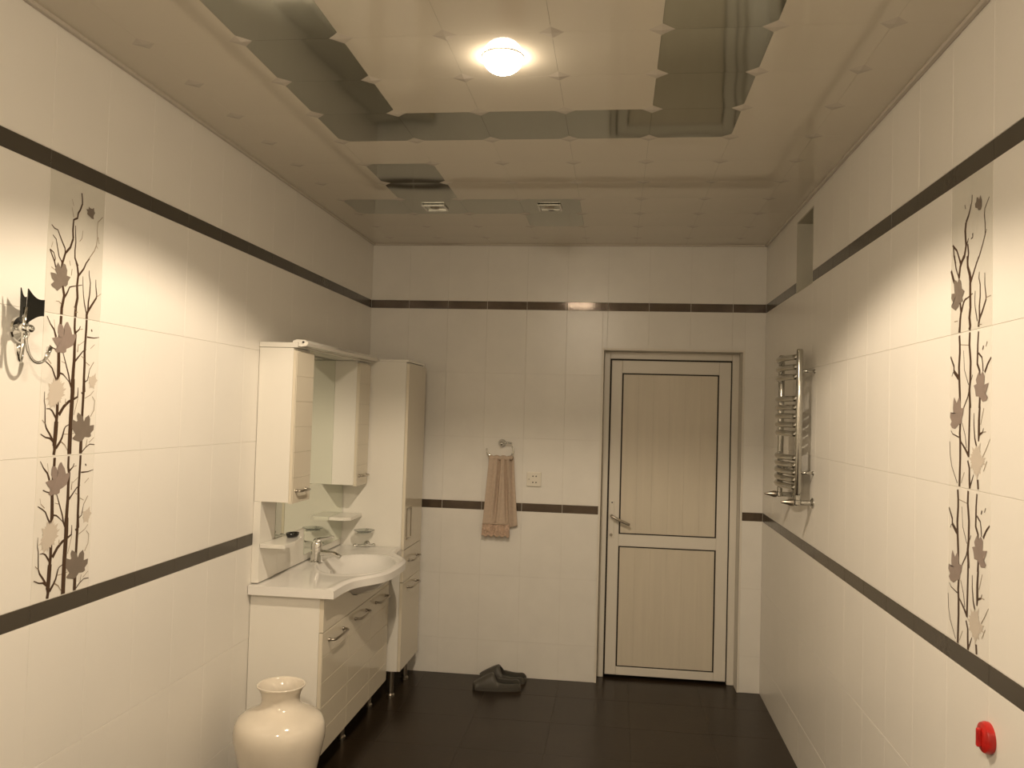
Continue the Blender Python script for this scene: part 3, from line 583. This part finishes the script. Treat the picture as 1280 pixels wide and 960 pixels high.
# ---------------- towel ring and towel ----------------
RX, RZ = 0.873, 1.441
t = empty('towel_ring', (RX, 0, RZ), 'chrome towel ring fixed to the tiled back wall, holding the beige towel', 'towel ring')
bm = bmesh.new(); lathe(bm, [(0.022, 0.0), (0.026, -0.006), (0.024, -0.012), (0.012, -0.018), (0.009, -0.040)], 24, (RX, 0, RZ), 'y'); ball(bm, (RX, -0.046, RZ), 0.015); part('rosette', bm, M['chrome'], t, smooth=True)
bm = bmesh.new(); tube(bm, [(RX, -0.046, RZ), (RX+0.035, -0.046, RZ+0.006), (RX+0.066, -0.046, RZ+0.004)], 0.006, 10); part('arm', bm, M['chrome'], t, smooth=True)
RC = (0.866, 1.400, 0.083)
bm = bmesh.new(); pts = []
for k in range(29):
    a = math.radians(28 - (28+180+8)*k/28)
    pts.append((RC[0]+RC[2]*math.cos(a), -0.046, RC[1]+RC[2]*0.62*math.sin(a)))
tube(bm, pts, 0.005, 10); part('ring', bm, M['chrome'], t, smooth=True)
tw = empty('towel', (0.88, -0.046, 1.36), 'beige hand towel with a lace hem, folded over the chrome ring', 'towel')
def cloth(nm, x0, x1, z1, xb0, xb1, z0, yf, amp, m, folds, nx=44, nz=50, hem=None):
    """a hanging sheet of real thickness with vertical folds"""
    bm = bmesh.new(); F, B = [], []
    for j in range(nz+1):
        s = j/nz; rf, rb = [], []
        for i in range(nx+1):
            u = i/nx
            x = (x0+(x1-x0)*u)*(1-s)+(xb0+(xb1-xb0)*u)*s
            z = z1+(z0-z1)*s
            if hem: z += hem(u)*s**6
            f = 0.0
            for (c, wd, am, sl) in folds: f -= am*math.exp(-((u-c-sl*s)/wd)**2)*(0.35+0.65*math.sin(math.pi*min(1, 0.12+s*0.85)))
            f += amp*math.sin(u*9.0+s*1.5)*0.5
            y = yf - f - 0.010*math.sin(math.pi*min(1, s*1.3))*0.4
            rf.append(bm.verts.new((x, y, z))); rb.append(bm.verts.new((x, y+0.006, z)))
        F.append(rf); B.append(rb)
    for j in range(nz):
        for i in range(nx):
            bm.faces.new((F[j][i], F[j+1][i], F[j+1][i+1], F[j][i+1])); bm.faces.new((B[j][i], B[j][i+1], B[j+1][i+1], B[j+1][i]))
        bm.faces.new((F[j][0], B[j][0], B[j+1][0], F[j+1][0])); bm.faces.new((F[j][nx], F[j+1][nx], B[j+1][nx], B[j][nx]))
    for i in range(nx): bm.faces.new((F[0][i], F[0][i+1], B[0][i+1], B[0][i])); bm.faces.new((F[nz][i], B[nz][i], B[nz][i+1], F[nz][i+1]))
    return part(nm, bm, m, tw, smooth=True)
fl = [(0.52, 0.06, 0.030, -0.10), (0.82, 0.05, 0.030, 0.08), (0.28, 0.05, 0.008, -0.05), (0.93, 0.03, 0.008, 0.0), (0.66, 0.03, 0.006, -0.10)]
cloth('front_layer', 0.800, 0.925, 1.357, 0.770, 0.938, 0.945, -0.056, 0.004, M['towel'], fl)
cloth('lace_hem', 0.770, 0.938, 0.944, 0.765, 0.940, 0.868, -0.057, 0.005, M['lace'], [(0.4, 0.05, 0.010, 0), (0.75, 0.04, 0.010, 0), (0.15, 0.05, 0.005, 0)], 48, 14, lambda u: 0.006*math.sin(u*32))
cloth('hem_cord', 0.770, 0.938, 0.950, 0.770, 0.938, 0.942, -0.062, 0.004, M['towel'], [], 30, 2)
cloth('back_layer', 0.905, 0.950, 1.357, 0.915, 0.985, 0.915, -0.030, 0.004, M['towel'], [(0.4, 0.2, 0.006, 0)], 16, 40, lambda u: 0.02*u)
bm = bmesh.new(); tube(bm, [(0.795+0.15*k/12, -0.044, 1.352+0.004*math.sin(k*1.9)) for k in range(13)], 0.0135, 12); part('fold_over', bm, M['towel'], tw, smooth=True)

# ---------------- socket ----------------
SX, SZ = 1.077, 1.224
t = empty('wall_socket', (SX, 0, SZ), 'square ivory wall socket with four pin holes, right of the towel', 'socket')
bx('plate', M['socket'], t, SX-0.045, SX+0.045, -0.012, 0.0005, SZ-0.045, SZ+0.045, 0.004, 3)
for dz in (0.019, -0.019):
    for dx in (-0.010, 0.010):
        bm = bmesh.new(); lathe(bm, [(0.0005, -0.0132), (0.0042, -0.0132), (0.0044, -0.0115)], 10, (SX+0.004+dx, 0, SZ+dz), 'y'); part('pin_hole', bm, M['void'], t)
bm = bmesh.new(); lathe(bm, [(0.0005, -0.0135), (0.004, -0.0135), (0.0045, -0.0115)], 10, (SX-0.030, 0, SZ), 'y'); part('indicator', bm, M['satin'], t)

# ---------------- slippers ----------------
def clog(name, loc, rz, label):
    root = empty(name, loc, label, 'slipper', 'pair of dark grey clogs by the back wall'); root.rotation_euler = (0, 0, rz)
    Lh = 0.285; N = 30; bm = bmesh.new(); bi = bmesh.new()
    def outline(s): return 0.030+0.022*math.sin(math.pi*min(1, s*0.9+0.08))**0.8 *min(1.0, math.sqrt(max(0.0, 1-max(0.0, 1-s/0.13)**2))+0.06) if s < 0.93 else 0.040*math.sqrt(max(0.0, 1-((s-0.93)/0.07)**2))+0.003
    def height(s):
        if s < 0.50: return 0.030 + 0.022*math.sin(math.pi/2*min(1, s/0.12))**0.7 - 0.010*math.sin(math.pi*s/0.5)
        if s < 0.60: return 0.052+0.042*math.sin((s-0.50)/0.10*math.pi/2)
        return 0.094-0.060*((s-0.60)/0.40)**1.25
    rows = []
    for i in range(N+1):
        s = i/N; wd = outline(s); hh = height(s)
        op = max(0.0, min(1.0, (0.56-s)/0.10))          # 1 = open heel part, 0 = closed vamp
        phi = math.radians(90*(1-op)+18*op)
        pr = []
        for k in range(9):
            a = phi*k/8
            pr.append((wd*max(0.0, math.cos(a))**0.7, 0.018+(hh-0.018)*(math.sin(a)/math.sin(phi))))
        inn = [(x*0.86, min(z-0.002, z*0.97)) for x, z in pr[::-1]]; inn.append((wd*0.70, 0.024)); inn.append((0.0, 0.022))
        full = [(0.0, 0.004), (wd*0.9, 0.002), (wd*1.02, 0.008)] + pr + inn
        x = -Lh/2+Lh*s
        rows.append([[bm.verts.new((x, sg*p[0], p[1])) for p in full] for sg in (1, -1)])
    for i in range(N):
        for sg in (0, 1):
            A, B_ = rows[i][sg], rows[i+1][sg]
            for k in range(len(A)-1): bm.faces.new((A[k], A[k+1], B_[k+1], B_[k]))
    for i in (0, N):
        for sg in (0, 1):
            A = rows[i][sg]; n_ = len(A)
            for k in range(n_//2-1): bm.faces.new((A[k], A[k+1], A[n_-2-k], A[n_-1-k]))
    bmesh.ops.remove_doubles(bm, verts=bm.verts, dist=0.0004)
    o = mesh_obj('upper', bm, M['rubber'], root, smooth=True)
    bm = bmesh.new(); ring = []
    for i in range(N+1):
        s = i/N; ring.append((-Lh/2+Lh*s, outline(s)*1.06))
    ol = [(x, y) for x, y in ring]+[(x, -y) for x, y in ring[::-1]]
    a = [bm.verts.new((x, y, 0.0)) for x, y in ol]; b = [bm.verts.new((x, y, 0.012)) for x, y in ol]
    bm.faces.new(a[::-1]); bm.faces.new(b)
    for k in range(len(ol)): bm.faces.new((a[k], a[(k+1) % len(ol)], b[(k+1) % len(ol)], b[k]))
    mesh_obj('sole', bm, M['rubber'], root)
    bm = bmesh.new(); ol = [(-Lh/2+Lh*s, outline(s)*0.66) for s in [0.04+0.5*k/12 for k in range(13)]]; ol = ol+[(x, -y) for x, y in ol[::-1]]
    vs2 = [bm.verts.new((x, y, 0.026)) for x, y in ol]; vs3 = [bm.verts.new((x, y, 0.023)) for x, y in ol]; bm.faces.new(vs2)
    for k in range(len(ol)): bm.faces.new((vs3[k], vs3[(k+1) % len(ol)], vs2[(k+1) % len(ol)], vs2[k]))
    mesh_obj('insole', bm, M['rubber_in'], root)
    return root
clog('clog', (0.912, -0.232, 0.0), math.radians(189), 'front dark grey rubber clog, toe to the left, on the floor by the back wall')
clog('clog', (0.925, -0.078, 0.0), math.radians(177), 'rear dark grey rubber clog, against the back wall behind the other one')

# ---------------- chrome towel radiator ----------------
RXW = 2.393; ra_y0, ra_y1 = -1.280, -0.865
ra = empty('towel_radiator', (RXW, -1.17, 1.30), 'chrome ladder towel radiator with curved bars on the right wall', 'radiator')
for y in (ra_y0, ra_y1):
    bm = bmesh.new(); lathe(bm, [(0.0005, 0.0), (0.011, 0.001), (0.0150, 0.008), (0.0150, 0.652), (0.011, 0.660), (0.0005, 0.662)], 20, (RXW, y, 1.300)); part('upright', bm, M['rad'], ra, auto=True)
    for z in (1.40, 1.86):
        bm = bmesh.new(); tube(bm, [(RXW+0.012, y, z), (W+0.001, y, z)], 0.006, 12); lathe(bm, [(0.010, 0.0), (0.010, -0.003), (0.006, -0.005)], 16, (W, y, z), 'x'); part('wall_bracket', bm, M['rad'], ra, smooth=True)
for z in (1.925, 1.880, 1.835, 1.735, 1.695, 1.655, 1.615, 1.575, 1.465, 1.432, 1.399, 1.366, 1.333):
    bm = bmesh.new(); tube(bm, [(RXW-0.004-0.042*math.sin(math.pi*k/12), ra_y0+(ra_y1-ra_y0)*k/12, z) for k in range(13)], 0.0135, 12); part('bar', bm, M['rad'], ra, smooth=True)
for y in (ra_y0, ra_y1):
    bm = bmesh.new(); lathe(bm, [(0.013, 0.0), (0.013, -0.022), (0.018, -0.024), (0.018, -0.042), (0.012, -0.046)], 18, (RXW, y, 1.300)); tube(bm, [(RXW-0.014, y, 1.266), (W+0.001, y, 1.266)], 0.012, 14)
    v = part('valve', bm, M['rad'], ra, auto=True)
    bm = bmesh.new(); lathe(bm, [(0.016, -0.016), (0.016, -0.030), (0.011, -0.045), (0.004, -0.072), (0.0005, -0.076)], 18, (RXW, y, 1.266), 'x'); part('valve_head', bm, M['satin'], v, auto=True)
    bm = bmesh.new(); lathe(bm, [(0.024, 0.0), (0.024, -0.004), (0.014, -0.010)], 20, (W, y, 1.266), 'x'); part('wall_flange', bm, M['rad'], v, auto=True)

# ---------------- red pipe plug ----------------
t = empty('pipe_plug', (W, -3.085, 0.905), 'red plastic pipe plug in the right wall below the dark border', 'plug')
bm = bmesh.new(); lathe(bm, [(0.036, 0.001), (0.037, -0.008), (0.034, -0.016), (0.024, -0.019), (0.020, -0.020), (0.0005, -0.020)], 28, (W, -3.085, 0.905), 'x'); part('cap', bm, M['red'], t, auto=True)
bm = bmesh.new(); box(bm, W-0.030, W-0.018, -3.091, -3.079, 0.883, 0.927, 0.004, 2); part('grip', bm, M['red'], t)

# ---------------- chrome hook on the left wall ----------------
KY, KZ = -3.175, 1.820
t = empty('robe_hook', (0, KY, KZ), 'chrome robe hook with black flared plates on the left wall, beside the leaf tiles', 'hook')
bm = bmesh.new(); lathe(bm, [(0.030, 0.0), (0.036, 0.004), (0.034, 0.009), (0.022, 0.014), (0.010, 0.018), (0.009, 0.030)], 28, (0, KY, KZ), 'x'); part('rosette', bm, M['chrome'], t, auto=True)
KY2 = KY-0.034; KX = 0.044
bm = bmesh.new(); ball(bm, (KX-0.004, KY2, KZ), 0.013); ball(bm, (KX+0.012, KY2+0.004, KZ-0.001), 0.011); tube(bm, [(0.025, KY, KZ), (KX, KY2, KZ)], 0.007, 10); part('boss', bm, M['chrome'], t, smooth=True)
bm = bmesh.new(); tube(bm, [(KX, KY2-0.006, KZ-0.070), (KX, KY2-0.004, KZ), (KX+0.002, KY2-0.002, KZ+0.055)], 0.0045, 10); part('post', bm, M['chrome'], t, smooth=True)
def plate(y0, y1, yt0, yt1, x, dx, zb, zt):
    bm = bmesh.new(); n = 8; cols = []
    for i in range(n+1):
        u = i/n; y_b = y0+(y1-y0)*u; y_t = yt0+(yt1-yt0)*u
        lo = KZ+zb+0.026*math.sin(math.pi*u*0.5); hi = KZ+zt-0.010*math.sin(math.pi*u)-0.022*u
        cols.append([bm.verts.new((x+dx*u+o, yy, z)) for o, yy, z in ((0, y_b, lo), (0, y_t, hi), (0.003, y_t, hi), (0.003, y_b, lo))])
    for i in range(n):
        for k in range(4): bm.faces.new((cols[i][k], cols[i][(k+1) % 4], cols[i+1][(k+1) % 4], cols[i+1][k]))
    bm.faces.new(cols[0]); bm.faces.new(cols[n][::-1])
    return part('plate', bm, M['black'], t)
plate(KY2+0.002, KY2+0.062, KY2+0.004, KY2+0.062, KX, 0.004, 0.012, 0.104)
plate(KY2-0.013, KY2+0.000, KY2-0.015, KY2+0.000, KX-0.006, 0.005, 0.018, 0.104)
for s, yy in ((1, 0.072), (-1, -0.050)):
    bm = bmesh.new(); pts = bez((KX, KY2+0.004*s, KZ-0.008), (KX+0.002, KY2+0.004*s, KZ-0.100), (KX+0.014, KY2+yy*0.7, KZ-0.100), (KX+0.018, KY2+yy*0.9, KZ-0.068), 12)
    pts += [Vector((KX+0.020, KY2+yy, KZ-0.044))]
    tube(bm, pts, [0.0045]*12+[0.006, 0.0080], 10); part('hook_arm', bm, M['chrome'], t, smooth=True)
